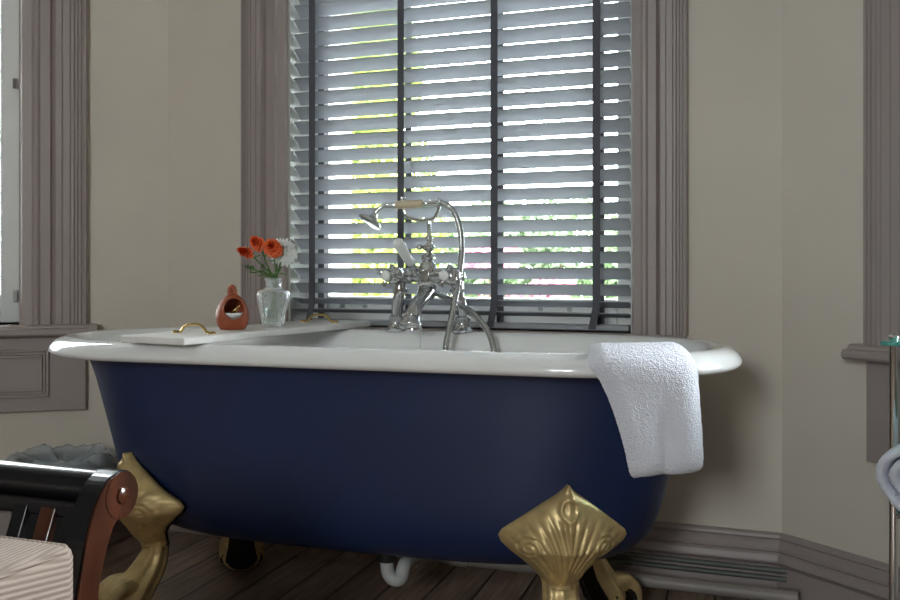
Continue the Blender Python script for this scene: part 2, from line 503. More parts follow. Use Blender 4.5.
# ---- windows (sash frames + glass)
def window(idx, w, h0, h1):
    o, a = WALLS[w]
    fy0, fy1 = .125, .165
    st = .060 if w == 'back' else .070
    bm = bmesh.new()
    for (x0, x1) in ((h0 + .006, h0 + .006 + st), (h1 - .006 - st, h1 - .006)):
        box(bm, x0, x1, fy0, fy1, SILL_Z, WIN_TOP - .006, .004)
        box(bm, x0 - .0, x1 + .0, fy1, fy1 + .03, SILL_Z, WIN_TOP - .006)
    box(bm, h0 + .006 + st, h1 - .006 - st, fy0, fy1, SILL_Z + .0, SILL_Z + .085, .004)
    box(bm, h0 + .006 + st, h1 - .006 - st, fy0, fy1, WIN_TOP - .08, WIN_TOP - .006, .004)
    fr = struct(link('window_%d' % idx, bm, M['winwhite'], loc=o, rotz=a))
    bm = bmesh.new()
    box(bm, h0 + .05, h1 - .05, fy0 + .018, fy0 + .022, SILL_Z + .08, WIN_TOP - .07)
    link('pane', bm, M['pane'], fr)
    if w == 'back':
        for px in (343, 366, 541, 570):
            u = wall_u(px, 'back', .125)
            bm = bmesh.new(); box(bm, u - .006, u + .006, fy0 - .012, fy0, SILL_Z + .05, SILL_Z + .078, .002)
            link('sash_lift', bm, M['plastic'], fr)
    if w == 'left':
        bm = bmesh.new(); z = wall_z(15, 84, 'left', .12); u = wall_u(15.5, 'left', .12)
        box(bm, u - .008, u + .008, fy0 - .014, fy0, z - .017, z + .017, .003); link('window_catch', bm, M['chrome'], fr)
        bm = bmesh.new(); z = wall_z(15, 296, 'left', .12)
        box(bm, u - .007, u + .007, fy0 - .014, fy0, z - .018, z + .018, .003); link('window_catch', bm, M['plastic'], fr)
        bm = bmesh.new(); u2 = wall_u(20.5, 'left', .12); box(bm, u2 - .003, u2 + .003, fy0 - .003, fy0, SILL_Z, WIN_TOP - .01)
        link('seal', bm, M['cord'], fr)
    return fr
window(1, 'back', bx0, bx1)
window(2, 'left', lx0, lx1)
window(3, 'right', rx0, rx1)
bm = bmesh.new()
for x in (fx0, fx1 - .05): box(bm, x, x + .05, YB - .16, YB - .12, fz0, fz1)
for z in (fz0, fz1 - .05): box(bm, fx0 + .05, fx1 - .05, YB - .16, YB - .12, z, z + .05)
fr = struct(link('window_4', bm, M['winwhite']))  # frame of the added fill-light opening, never in view
bm = bmesh.new(); box(bm, fx0 + .05, fx1 - .05, YB - .142, YB - .138, fz0 + .05, fz1 - .05); link('pane', bm, M['pane'], fr)
area_light('rear_portal', ((fx0 + fx1) / 2, YB - WT - .02, (fz0 + fz1) / 2), (0, 1, 0), fx1 - fx0, fz1 - fz0, 1, portal=True)
for w, h0, h1 in (('left', lx0, lx1), ('right', rx0, rx1)):
    o, a = WALLS[w]
    c = o + Matrix.Rotation(a, 3, 'Z') @ Vector(((h0 + h1) / 2, WT + .02, 0)); c.z = (SILL_Z + WIN_TOP) / 2
    area_light('%s_portal' % w, c, (math.sin(a), -math.cos(a), 0), OPW, WIN_TOP - SILL_Z, 1, portal=True)

# daylight through the side windows (sky light gathered just outside the glass)
for w, h0, h1, pw in (('left', lx0, lx1, POWER_LEFT), ('right', rx0, rx1, POWER_RIGHT)):
    o, a = WALLS[w]
    c = o + Matrix.Rotation(a, 3, 'Z') @ Vector(((h0 + h1) / 2, .32, 0)); c.z = (SILL_Z + WIN_TOP) / 2
    n = Vector((math.sin(a), -math.cos(a), -0.15))
    area_light('daylight_%s' % w, c, n, OPW - .1, WIN_TOP - SILL_Z - .1, pw, (0.92, 0.955, 1.0))
area_light('window_portal', (0, WT + .02, (SILL_Z + WIN_TOP) / 2), (0, -1, 0), OPW, WIN_TOP - SILL_Z, 1, portal=True)

# ------------------------------------------------------------ venetian blind
BY = 0.036                                    # depth of the slat centres in the reveal
u_l, u_r = bx0 + .009, bx1 - .012
blind = empty('venetian_blind', (0, 0, 0), 0, 'grey wooden venetian blind with charcoal tapes lowered over the middle window', 'blind')
Zb = (2.52 + BY) / math.cos(YAW)
PITCH = 15.44 * Zb / FPX
TILT = math.radians(36.5)
def zat(py, px=450): return wall_z(px, py, 'back', BY)
def slat(bm, x0, x1, z, tilt, wd=.050, th=.0028):
    c, s = math.cos(tilt), math.sin(tilt)
    pts = []
    for k in range(5):
        t = -1 + k / 2
        pts.append((t * wd / 2, (1 - t * t) * .0012))
    top = [(y, d + th / 2) for y, d in pts]; bot = [(y, d - th / 2) for y, d in reversed(pts)]
    pr = top + bot
    # local y outward; room edge (y negative) raised
    f = lambda y, d: (BY + y * c + d * s, z - y * s + d * c)
    A = [bm.verts.new((x0, *f(y, d))) for y, d in pr]; B = [bm.verts.new((x1, *f(y, d))) for y, d in pr]
    n = len(pr)
    for i in range(n):
        bm.faces.new((A[i], A[(i + 1) % n], B[(i + 1) % n], B[i]))
    bm.faces.new(A); bm.faces.new(B)
z289 = zat(281.5 + 7.4)
bm = bmesh.new()
zs = []
z = z289
while z < WIN_TOP - .07:
    zs.append(z); z += PITCH
for z in zs: slat(bm, u_l, u_r, z, TILT)
slat(bm, u_l, u_r, zat(302.5), math.radians(20))
slat(bm, u_l, u_r, zat(312.5), math.radians(14))
link('slats', bm, M['slat'], blind)
bm = bmesh.new(); box(bm, u_l, u_r, BY - .026, BY + .026, SILL_Z + .004, SILL_Z + .020, .004)
link('bottom_rail', bm, M['slat'], blind)
bm = bmesh.new(); box(bm, u_l, u_r, BY - .03, BY + .03, WIN_TOP - .06, WIN_TOP - .006, .003)
link('headrail', bm, M['slat'], blind)
for px in (312.3, 401, 494.3, 596.5):
    for side, yy in ((0, BY - .026), (1, BY + .026)):
        u = wall_u(px, 'back', BY - .026)
        bm = bmesh.new()
        if side == 0:
            zc = zat(304)
            pts = [(u, WIN_TOP - .05), (u, zc), (u - .012, SILL_Z + .008)]
        else:
            pts = [(u, WIN_TOP - .05), (u, zat(295)), (u, SILL_Z + .012)]
        for (ua, za), (ub, zb2) in zip(pts, pts[1:]):
            hw = .0100
            vs = []
            for (uu, zz) in ((ua, za), (ub, zb2)):
                for du in (-hw, hw):
                    for dy in (-.0008, .0008):
                        vs.append(bm.verts.new((uu + du, yy + dy + (-.002 if side == 0 else .002), zz)))
            for f in ((0, 1, 3, 2), (4, 6, 7, 5), (0, 4, 5, 1), (2, 3, 7, 6), (0, 2, 6, 4), (1, 5, 7, 3)):
                bm.faces.new([vs[k] for k in f])
        link('ladder_tape', bm, M['tape'], blind)
for px in (319.5, 323.3, 327.5):
    u = wall_u(px, 'back', BY + .03)
    bm = bmesh.new(); tube(bm, [(u, BY + .032, WIN_TOP - .06), (u, BY + .032, SILL_Z + .045)], .0014 if px != 327.5 else .0012, 6)
    link('lift_cord', bm, M['cord'], blind)

# ------------------------------------------------------------ bathtub
TUBC = CAM + RT * (-0.2206 + .951 * .046) + FW * (2.288 - .309 * .046); TUBC.z = 0
TUBR = math.radians(3.0)
tub = empty('clawfoot_bathtub', TUBC, TUBR, 'navy blue roll-top bathtub with white enamel inside on gold claw feet', 'bathtub')
TM = Matrix.Translation(TUBC) @ Matrix.Rotation(TUBR, 4, 'Z')
EL, EX = 0.36, 2.25
NA = 44
def plan(a, b, el=None):
    """closed outline, ends are superelliptic of length el"""
    el = el or EL
    el = min(el, a * .95)
    c = a - el
    pts = []
    for k in range(NA):
        th = -PI / 2 + PI * k / (NA - 1)
        cx, sy = math.cos(th), math.sin(th)
        pts.append((c + el * abs(cx) ** (2 / EX), b * math.copysign(abs(sy) ** (2 / EX), sy)))
    st = [(c - 2 * c * k / 13, b) for k in range(1, 13)]
    left = [(-x, -y) for x, y in pts]
    st2 = [(-x, -y) for x, y in st]
    return pts + st + left + st2
def loft(bm, rings, closed_bottom=True):
    vr = []
    for (z, pl) in rings:
        vr.append([bm.verts.new((x, y, z)) for x, y in pl])
    n = len(vr[0])
    for a, b in zip(vr, vr[1:]):
        for i in range(n):
            bm.faces.new((a[i], a[(i + 1) % n], b[(i + 1) % n], b[i]))
    if closed_bottom: bm.faces.new(vr[0])
    return vr
RA, RB = .832, .322
RIMZ = 0.655
def off(o): return plan(RA - o, RB - o, EL)
body_prof = [(.176, .28, .05), (.177, .40, .090), (.183, .500, .125), (.200, .570, .155), (.228, .618, .180), (.265, .648, .198), (.32, .668, .211), (.40, .690, .223),
             (.48, .711, .234), (.56, .734, .243), (.60, .750, .251), (.613, .764, .260)]
def spl(prof, n=4):
    return [tuple(v) for v in catmull([Vector(p) for p in prof], n)]
bm = bmesh.new()
loft(bm, [(z, plan(a, b)) for z, a, b in spl(body_prof)])
body = link('body', bm, M['navy'], tub, smooth=True)
bm_b = bmesh.new(); bm_b.from_mesh(body.data); BODYBVH = BVHTree.FromBMesh(bm_b); bm_b.free()
rim_prof = [(.072, .622), (.05, .612), (.02, .611), (.008, .613), (.001, .619), (0, .626), (.004, .636), (.014, .646), (.028, .653), (.042, .655), (.055, .652),
            (.066, .645), (.076, .632), (.088, .615)]
in_prof = [(.595, .730, .234), (.52, .712, .224), (.42, .682, .208), (.34, .655, .193), (.28, .622, .172), (.24, .575, .14), (.222, .50, .10), (.218, .40, .06)]
rp2 = [(v.x, v.y) for v in catmull([Vector((a, b, 0)) for a, b in rim_prof], 3)]
bm = bmesh.new()
rings = [(z, off(o)) for o, z in rp2] + [(z, plan(a, b)) for z, a, b in spl(in_prof, 3)]
vr = loft(bm, rings, False)
bm.faces.new(vr[-1])
link('enamel_lining', bm, M['enamel'], tub, smooth=True, recalc=True)

# claw feet
def hw_plate(z):
    tb = [(.160, .036), (.175, .040), (.20, .060), (.22, .082), (.24, .108), (.258, .126), (.272, .132), (.285, .126), (.30, .108), (.32, .082), (.345, .050), (.365, .022), (.378, .008), (.386, .002)]
    for (a, ha), (b, hb) in zip(tb, tb[1:]):
        if a <= z <= b: return ha + (hb - ha) * (z - a) / (b - a)
    return .002
def legx(z):
    tb = [(.0, .05), (.09, .04), (.13, .01), (.17, .004), (.20, .028), (.25, .066), (.30, .066), (.386, .045)]
    for (a, ha), (b, hb) in zip(tb, tb[1:]):
        if a <= z <= b: return ha + (hb - ha) * (z - a) / (b - a)
    return .08
def relief(y, z):
    dy, dz = abs(y), z - .150
    th = math.atan2(dy, dz); r = math.hypot(dy, dz)
    d = 0
    # fan of ridges
    m = max(0, min(1, (r - .03) / .03)) * max(0, min(1, (.185 - r) / .03))
    d += .0062 * m * abs(math.cos(th * 24 - r * 22)) ** .7 - .003 * m
    # volutes
    vy, vz = dy - .078, z - .256
    rr = math.hypot(vy, vz); ph = math.atan2(vz, vy)
    if rr < .036:
        wv = max(0, 1 - rr / .036)
        d = d * (rr / .036) + .0055 * (0.5 + 0.5 * math.cos(rr / .012 * 2 * PI - ph)) * min(1, wv * 3)
    # central spine and boss near the tip
    d += .005 * math.exp(-(y / .008) ** 2) * max(0, min(1, (z - .2) / .05)) * max(0, min(1, (.37 - z) / .02))
    bz = math.hypot(y, (z - .338) * .8)
    d += .005 * math.exp(-((bz - .017) / .005) ** 2)
    return d
def claw_foot(lx, ly, ang, inst=0):
    """ang: outward direction in tub frame"""
    F = Matrix.Translation((lx, ly, 0)) @ Matrix.Rotation(ang, 4, 'Z')
    Fi = F.inverted()
    bm = bmesh.new()
    NZ, NU = 90, 100
    grid = []
    inward = (F.to_3x3() @ Vector((-1, 0, 0))).normalized()
    for i in range(NZ + 1):
        z = .160 + (.386 - .160) * i / NZ
        h = hw_plate(z); row = []
        for j in range(NU + 1):
            u = -1 + 2 * j / NU
            y = u * h
            org = F @ Vector((.5, y, z))
            hit = BODYBVH.ray_cast(org, inward)
            bx = (Fi @ hit[0]).x + .009 if hit[0] else -.2
            lxv = legx(z) - .9 * y * y / .05 * .25 - .03 * abs(u) ** 3
            k = max(0, min(1, (z - .20) / .07))
            # smooth maximum of body surface and leg front
            a_, b_ = bx, lxv
            x = max(a_, b_) + max(0, .03 - abs(a_ - b_)) ** 2 / .12
            x += relief(y, z) * (1 - abs(u) ** 8) - .006 * abs(u) ** 10
            row.append(bm.verts.new((x, y, z)))
        grid.append(row)
    # back wall: same outline pulled inward
    back = [[bm.verts.new((v.co.x - .005 - .009 * min(1, hw_plate(v.co.z) / .05), v.co.y, v.co.z)) for v in row] for row in grid]
    for i in range(NZ):
        for j in range(NU):
            bm.faces.new((grid[i][j], grid[i][j + 1], grid[i + 1][j + 1], grid[i + 1][j]))
            bm.faces.new((back[i][j], back[i + 1][j], back[i + 1][j + 1], back[i][j + 1]))
    for i in range(NZ):
        for j in (0, NU):
            bm.faces.new((grid[i][j], grid[i + 1][j], back[i + 1][j], back[i][j]))
    for i in (0, NZ):
        for j in range(NU):
            bm.faces.new((grid[i][j], back[i][j], back[i][j + 1], grid[i][j + 1]))
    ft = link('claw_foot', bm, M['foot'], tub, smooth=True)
    ft.matrix_local = F
    # leg with paw, fused with a voxel remesh
    bm = bmesh.new()
    sp = catmull([(.006, 0, .262), (-.006, 0, .215), (-.026, 0, .178), (-.028, 0, .145), (-.014, 0, .110), (.012, 0, .072), (.028, 0, .045)], 6)
    n = len(sp)
    wx = interp_list([.050, .040, .027, .030, .036, .040, .040], n); wy = interp_list([.070, .052, .037, .036, .042, .050, .055], n)
    rings = []
    for k, p in enumerate(sp):
        t = (sp[min(k + 1, n - 1)] - sp[max(k - 1, 0)]).normalized()
        ax = Vector((-t.z, 0, t.x))
        flute = lambda q: 1 + .09 * math.cos(q * 8)
        rings.append([bm.verts.new(p + ax * wx[k] * math.cos(q) * flute(q) + Vector((0, 1, 0)) * wy[k] * math.sin(q) * flute(q)) for q in [2 * PI * i / 28 for i in range(28)]])
    for a, b in zip(rings, rings[1:]):
        for i in range(28): bm.faces.new((a[i], a[(i + 1) % 28], b[(i + 1) % 28], b[i]))
    bm.faces.new(rings[0]); bm.faces.new(rings[-1])
    sphere(bm, (.034, 0, .038), .045, 20, 12, (1.0, 1.15, .82))
    for t, sp_ in ((-.95, .5), (-.33, .18), (.33, -.18), (.95, -.5)):
        y0 = -t * .038
        tt = catmull([(.020, y0 * .7, .078), (.060, y0 * 1.05, .076), (.088, y0 * 1.25, .050), (.094, y0 * 1.3, .016)], 5)
        tube(bm, tt, interp_list([.016, .0175, .0165, .013], len(tt)), 12)
        sphere(bm, tt[0], .016, 10, 8); sphere(bm, tt[-1], .0145, 10, 8)
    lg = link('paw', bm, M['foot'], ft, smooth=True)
    md = lg.modifiers.new('fuse', 'REMESH'); md.mode = 'VOXEL'; md.voxel_size = .0032; md.use_smooth_shade = True
    sm = lg.modifiers.new('soft', 'SMOOTH'); sm.iterations = 2; sm.factor = .5
    return ft
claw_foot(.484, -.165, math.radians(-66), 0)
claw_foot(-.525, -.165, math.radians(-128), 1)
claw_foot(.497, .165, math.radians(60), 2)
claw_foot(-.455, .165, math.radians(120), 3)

# waste trap under the tub
tr = P(398, 556, 2.26)
ti = tub.matrix_world
inv = TM.inverted()
bm = bmesh.new()
c = inv @ tr
pts = catmull([(c.x - .028, c.y, .185), (c.x - .027, c.y, .115), (c.x - .018, c.y, .092), (c.x - .002, c.y, .086), (c.x + .010, c.y, .096), (c.x + .014, c.y, .115), (c.x + .014, c.y + .03, .125), (c.x + .02, c.y + .12, .125)], 8)
tube(bm, pts, .0165, 16)
link('waste_trap', bm, M['plastic'], tub, smooth=True)
bm = bmesh.new(); lathe(bm, [(.021, .128), (.022, .132), (.022, .180), (.018, .182)], 20, Matrix.Translation((c.x - .028, c.y, 0)))
link('trap_nut', bm, M['rubber'], tub, smooth=True, angle=40)

# ------------------------------------------------------------ heating pipes along the skirting
def run_pipe(name, z, yo, r, m, u0, u1, label, loops=()):
    bm = bmesh.new()
    tube(bm, [(u0, -yo, z), (u1, -yo, z)], r, 16)
    o = link(name, bm, m, smooth=True, angle=50)
    tag(o, label, 'pipe')
    for lu in loops:
        bm = bmesh.new(); tube(bm, [(lu, -yo, z), (lu + .05, -yo, z)], r * 1.25, 16); c_ = link('coupling', bm, m, o, smooth=True, angle=50)
    return o
run_pipe('heating_pipe', .046, .125, .0160, M['pipe'], -.75, CR.x + .04, 'thick painted pipe lying nearest the tub along the back wall floor', (.02,))
run_pipe('heating_pipe', .083, .050, .0070, M['pipegreen'], -.75, CR.x + .012, 'thin dull green pipe running highest along the back skirting')
run_pipe('heating_pipe', .063, .050, .0065, M['pipegreen'], -.75, CR.x + .012, 'thin dull pipe running just under the higher one along the skirting')

# ------------------------------------------------------------ bath board
BZ = RIMZ + .001
nl = CAM + RT * ((120 - 450) / FPX) * 2.11 + FW * 2.11
bang = math.radians(-6)      # long axis, measured from world +y
bo = Vector((nl.x, nl.y, 0))
# local: x across (width), y along (length)
board = empty('bath_board', (bo.x, bo.y, BZ), bang + 0, 'white wooden bath board laid across the left end of the tub', 'bath board')
BWID, BLEN, BTH = .185, .745, .016
bm = bmesh.new()
box(bm, 0, BWID, 0, BLEN, 0, BTH, .003)
link('plank', bm, M['board'], board)
for yy in (.125, BLEN - .125):
    bm = bmesh.new()
    hx = BWID / 2 + .006
    pts = catmull([(hx - .060, yy, BTH + .003), (hx - .040, yy, BTH + .003), (hx - .032, yy, BTH + .010), (hx - .018, yy, BTH + .019), (hx, yy, BTH + .021), (hx + .018, yy, BTH + .019), (hx + .032, yy, BTH + .010), (hx + .040, yy, BTH + .003), (hx + .060, yy, BTH + .003)], 6)
    tube(bm, pts, .0032, 10)
    for sx in (-1, 1):
        lathe(bm, [(.009, 0), (.009, .002), (.006, .004), (.0, .004)], 16, Matrix.Translation((hx + sx * .052, yy, BTH - .0005)))
    link('handle', bm, M['brass'], board, smooth=True, angle=60)
BM_ = Matrix.Translation((bo.x, bo.y, BZ)) @ Matrix.Rotation(bang, 4, 'Z')
BTOP = BZ + BTH

def on_board(px, py):
    """point on the board's top seen at a pixel"""
    Z = (CAMH - BTOP) * FPX / (py - YH)
    return P(px, py, Z)

# ------------------------------------------------------------ terracotta burner
tp = on_board(232.5, 329.5); tp.z = BTOP + .0005
burner = empty('oil_burner', tp, YAW + math.radians(13), 'glazed terracotta egg shaped pot with round side opening on the bath board', 'ornament')
sc = .0026 * 1.0
R0 = .0395
prof = [(.0, 0), (.026, 0), (.030, .002), (.036, .012), (.0395, .026), (.0395, .038), (.036, .052), (.029, .066), (.020, .077), (.011, .084), (.0, .086)]
pp = [(v.x, v.y) for v in catmull([Vector((a, b, 0)) for a, b in prof], 6)]
bm = bmesh.new()
lathe(bm, [(max(r, 0.0), z) for r, z in pp], 72, cap=False)
hc = Vector((.006, -1, .048)); hd = Vector((.006, 0, .048))
# open a round hole facing the room (-y)
kill = [f for f in bm.faces if f.calc_center_median().y < 0 and ((f.calc_center_median().x - .003) ** 2 / .0250 ** 2 + (f.calc_center_median().z - .050) ** 2 / .0265 ** 2) < 1]
bmesh.ops.delete(bm, geom=kill, context='FACES')
pot = link('pot', bm, M['terra'], burner, smooth=True)
sd = pot.modifiers.new('wall', 'SOLIDIFY'); sd.thickness = .004; sd.offset = -1
bm = bmesh.new(); ring = []
for k in range(33):
    q = 2 * PI * k / 32
    x = .003 + .0250 * math.cos(q); z = .050 + .0265 * math.sin(q)
    rr = 0
    for (ra, za), (rb, zb2) in zip(pp, pp[1:]):
        if za <= z <= zb2 and zb2 > za: rr = ra + (rb - ra) * (z - za) / (zb2 - za); break
    ring.append(Vector((x, -math.sqrt(max(rr * rr - x * x, 0)), z)))
tube(bm, ring, .0022, 8, cap=False); link('hole_rim', bm, M['terra'], burner, smooth=True)
bm = bmesh.new(); lathe(bm, [(0, .020), (.020, .020), (.030, .034), (.0335, .040), (.031, .040), (.018, .024), (0, .022)], 32, cap=False)
link('inner_dish', bm, M['porcelain'], burner, smooth=True)
bm = bmesh.new(); tube(bm, [(-.004, -.02, .040), (.017, -.022, .058)], .0022, 8); tube(bm, [(.002, -.012, .038), (.014, -.018, .050)], .002, 8)
link('twig', bm, M['brass'], burner, smooth=True)
bm = bmesh.new(); tube(bm, catmull([(-.005, 0, .078), (-.0065, 0, .092), (-.0045, 0, .100), (0.001, 0, .101), (.004, 0, .094), (.006, 0, .080)], 5), .0062, 12)
link('knob', bm, M['terra'], burner, smooth=True)

# ------------------------------------------------------------ crystal vase + flowers
vp = on_board(273.5, 327); vp.z = BTOP + .0005
VASE = vp
vase = empty('crystal_vase', vp, 0, 'cut crystal vase holding cut flowers on the bath board', 'vase')
vo = [(.0, 0), (.024, 0), (.0275, .004), (.030, .014), (.034, .036), (.0385, .060), (.0415, .076), (.0415, .084), (.036, .091), (.024, .096), (.0195, .101), (.0195, .112), (.0225, .121), (.0235, .122)]
vi = [(.0215, .121), (.0175, .112), (.0175, .100), (.022, .094), (.034, .088), (.038, .080), (.038, .074), (.033, .056), (.026, .030), (.023, .012), (.0, .009)]
vcs = [(v.x, v.y) for v in catmull([Vector((a, b, 0)) for a, b in vo], 5)] + [(v.x, v.y) for v in catmull([Vector((a, b, 0)) for a, b in vi], 4)]
bm = bmesh.new()
SEG = 96
lathe(bm, [(max(0, r), z) for r, z in vcs], SEG, cap=False)
for v in bm.verts:
    r = math.hypot(v.co.x, v.co.y)
    if r > .0275 and .01 < v.co.z < .088 and r > .9 * (.0275 + (v.co.z) * .18):
        th = math.atan2(v.co.y, v.co.x)
        d = abs(math.sin(th * 8 + v.co.z * 160)) + abs(math.sin(th * 8 - v.co.z * 160))
        k = 1 - .035 * (1 - d / 2) - .012 * (1 - abs(math.sin(th * 12)))
        v.co.x *= k; v.co.y *= k
link('glass_body', bm, M['vase'], vase)
bm = bmesh.new()
lathe(bm, [(0, .0095), (.0225, .0125), (.0255, .030), (.0325, .055), (.0, .055)], 48, cap=False)
WAT = link('water', bm, mat('water', (0.93, 1, .97, 1), .0, trans=1.0, ior=1.2), vase, smooth=True, angle=50)

def quadpetal(bm, base, dirv, side, L, W, curl, mi=0, tip=0):
    """a cupped petal of 2x4 quads"""
    nrm = side.cross(dirv).normalized()
    rows = []
    for i in range(5):
        t = i / 4
        w = W * math.sin(PI * (0.12 + 0.80 * t)) ** .8 * .5
        c = base + dirv * (L * t) + nrm * (curl * L * t * t)
        rows.append([bm.verts.new(c - side * w + nrm * w * .3), bm.verts.new(c), bm.verts.new(c + side * w + nrm * w * .3)])
    for i, (a, b) in enumerate(zip(rows, rows[1:])):
        for j in range(2):
            f = bm.faces.new((a[j], a[j + 1], b[j + 1], b[j])); f.material_index = tip if i == 3 else mi

def bloom(bm, c, axis, R, n, layers, W, seed):
    rnd = random.Random(seed)
    axis = axis.normalized()
    ref = axis.orthogonal().normalized()
    for L in range(layers):
        el = math.radians(-20 + 108 * L / max(1, layers - 1))      # opening angle to the axis
        m = max(5, int(n * (1 - .45 * L / layers)))
        for k in range(m):
            q = 2 * PI * (k + .5 * L + rnd.uniform(-.2, .2)) / m
            rad = Matrix.Rotation(q, 3, axis) @ ref
            d = (rad * math.cos(el) + axis * math.sin(el)).normalized()
            s = axis.cross(rad).normalized()
            quadpetal(bm, c + axis * (.002 * L), d, s, R * (1 - .30 * L / layers) * rnd.uniform(.85, 1.1), W, rnd.uniform(.0, .45), 0, 1)

def flower(name, label, cat, px, py, R, axis, petm, n, layers, W, seed, dz=0.0, bend=0.0, stem_leaf=True, group=None):
    Zv = (VASE - CAM).dot(FW) + dz
    head = P(px, py, Zv)
    rnd = random.Random(seed)
    foot = VASE + Vector((rnd.uniform(-.019, .019), rnd.uniform(-.012, .012), .016))
    neck = VASE + Vector((rnd.uniform(-.009, .009), rnd.uniform(-.009, .009), .112))
    root = empty(name, head, 0, label, cat, group)
    h = Vector((0, 0, 0)); a = axis.normalized()
    bm = bmesh.new()
    mid = (neck - head) * .5 + Vector((bend, 0, 0.004))
    tube(bm, catmull([foot - head, neck - head, mid, h - a * .008, h], 6), .0020, 7)
    if cat != 'bud' and petm is not None:
        lathe(bm, [(.001, -.016), (.0045, -.012), (.0050, -.006), (.002, -.003)], 10, align(h, a))
    stem_bm = bm
    if petm is not None:
        bm = bmesh.new(); bloom(bm, h, a, R, n, layers, W, seed)
        link('bloom', bm, petm, root, smooth=False, recalc=False)
    bm = stem_bm
    for k in range(6):
        t = rnd.uniform(.1, .85); p = (neck - head) * (1 - t)
        d = Vector((rnd.uniform(-1, 1), rnd.uniform(-.6, .6), rnd.uniform(-.1, .9))).normalized()
        quadpetal(bm, p, d, d.orthogonal().normalized(), .022, .005, .3)
    link('stem', bm, M['green'], root, smooth=True, recalc=False)
    return root
OR = [M['orange'], M['peach']]
grp = None
flower('carnation', 'orange carnation at the far left of the vase, lowest of the orange blooms', 'flower', 248, 253, .0165, Vector((-.65, -.7, .35)), OR, 15, 9, .011, 11, -.01)
flower('carnation', 'orange carnation in the middle of the vase, highest of the orange blooms', 'flower', 258.5, 244.5, .0185, Vector((-.1, -.8, .5)), OR, 16, 9, .012, 12, .01)
flower('carnation', 'largest orange carnation, at the right in front of the white bloom', 'flower', 273.5, 249, .0235, Vector((.2, -.85, .45)), OR, 18, 10, .014, 13, -.02)
flower('chrysanthemum', 'white spiky chrysanthemum behind the orange carnations in the vase', 'flower', 283, 252.5, .037, Vector((.45, -.8, .35)), [M['petal'], M['petal']], 30, 11, .008, 14, .03)
# sprig to the left without a bloom
flower('carnation_bud', 'closed green bud on a thin stem leaning left below the carnations', 'flower', 249, 267.5, .01, Vector((-.9, -.2, .3)), [M['green'], M['green']], 6, 3, .005, 15, -.02)

# ------------------------------------------------------------ bath mixer tap
base = P(425, 332, 2.50); base.z = RIMZ
tl = TM.inverted() @ base
tapY = RB - .040
tapX = tl.x
mixer = empty('bath_mixer_tap', TM @ Vector((tapX, tapY, RIMZ - .002)), TUBR, 'chrome Victorian style bath mixer tap standing on the far rim of the tub', 'tap')
MX = Matrix.Translation(TM @ Vector((tapX, tapY, RIMZ - .002))) @ Matrix.Rotation(TUBR, 4, 'Z')
MXi = MX.inverted()
Ztap = ((MX @ Vector((0, 0, 0))) - CAM).dot(FW)
LX, LT = .093, .078
BH = .146       # bar height above rim
for sx in (-1, 1):
    bm = bmesh.new()
    pts = catmull([(sx * LX, 0, .0), (sx * LX, 0, .035), (sx * (LX - .003), -.004, .07), (sx * (LT + .003), -.006, .105), (sx * LT, 0, BH)], 6)
    tube(bm, pts, interp_list([.0125, .0115, .0135, .016, .017], len(pts)), 18)
    lathe(bm, [(.031, 0), (.031, .004), (.022, .010), (.0165, .020), (.0165, .027), (.0195, .031), (.0195, .037), (.0135, .041)], 28, Matrix.Translation((sx * LX, 0, 0)))
    lathe(bm, [(.016, -.002), (.0205, 0), (.0205, .008), (.016, .010)], 20, Matrix.Translation((sx * (LT + .001), -.002, .104)))
    link('leg', bm, M['chrome'], mixer, smooth=True, angle=50)
bm = bmesh.new()
tube(bm, [(-LT, 0, BH), (-.055, 0, BH), (-.045, -.002, BH), (-.022, -.01, BH), (0, -.012, BH), (.022, -.01, BH), (.045, -.002, BH), (.055, 0, BH), (LT, 0, BH)], [.015, .0125, .015, .021, .027, .021, .015, .0125, .015], 22)
for sx in (-1, 1):
    sphere(bm, (sx * LT, 0, BH), .0225, 20, 12)
    lathe(bm, [(.0135, 0), (.018, .002), (.018, .009), (.0135, .011)], 20, align(Vector((sx * .050 - .0055, 0, BH)), (1, 0, 0)))
lathe(bm, [(.012, -.062), (.019, -.056), (.019, -.044), (.024, -.038), (.027, -.014), (.027, .014), (.021, .032), (.013, .040), (.018, .045), (.018, .052), (.010, .058), (.0, .058)], 26, Matrix.Translation((0, -.012, BH)))
link('mixer_body', bm, M['chrome'], mixer, smooth=True, angle=50)
for sx in (-1, 1):
    hb = Vector((sx * LT, 0, BH))
    ax = Vector((0, -1, 0.02)).normalized()
    bm = bmesh.new()
    lathe(bm, [(.016, .012), (.021, .020), (.021, .032), (.023, .036), (.023, .060), (.018, .068), (.0115, .074), (.011, .086), (.0145, .090), (.0155, .104), (.012, .110), (.0, .111)], 22, align(hb, ax))
    Hm = align(hb, ax)
    for k in range(4):
        qq = PI / 4 + PI / 2 * k + .35
        d = (Hm.to_3x3() @ Vector((math.cos(qq), math.sin(qq), 0)))
        p0 = hb + ax * .097
        tube(bm, [p0, p0 + d * .013, p0 + d * .021, p0 + d * .028, p0 + d * .031], [.005, .0046, .0062, .008, .0045], 12)
    h = link('cross_handle', bm, M['chrome'], mixer, smooth=True, angle=50)
    bm = bmesh.new(); lathe(bm, [(.0125, 0), (.0125, .005), (.008, .008), (0, .009)], 20, align(hb + ax * .1105, ax))
    link('cap', bm, M['porcelain'], h, smooth=True)
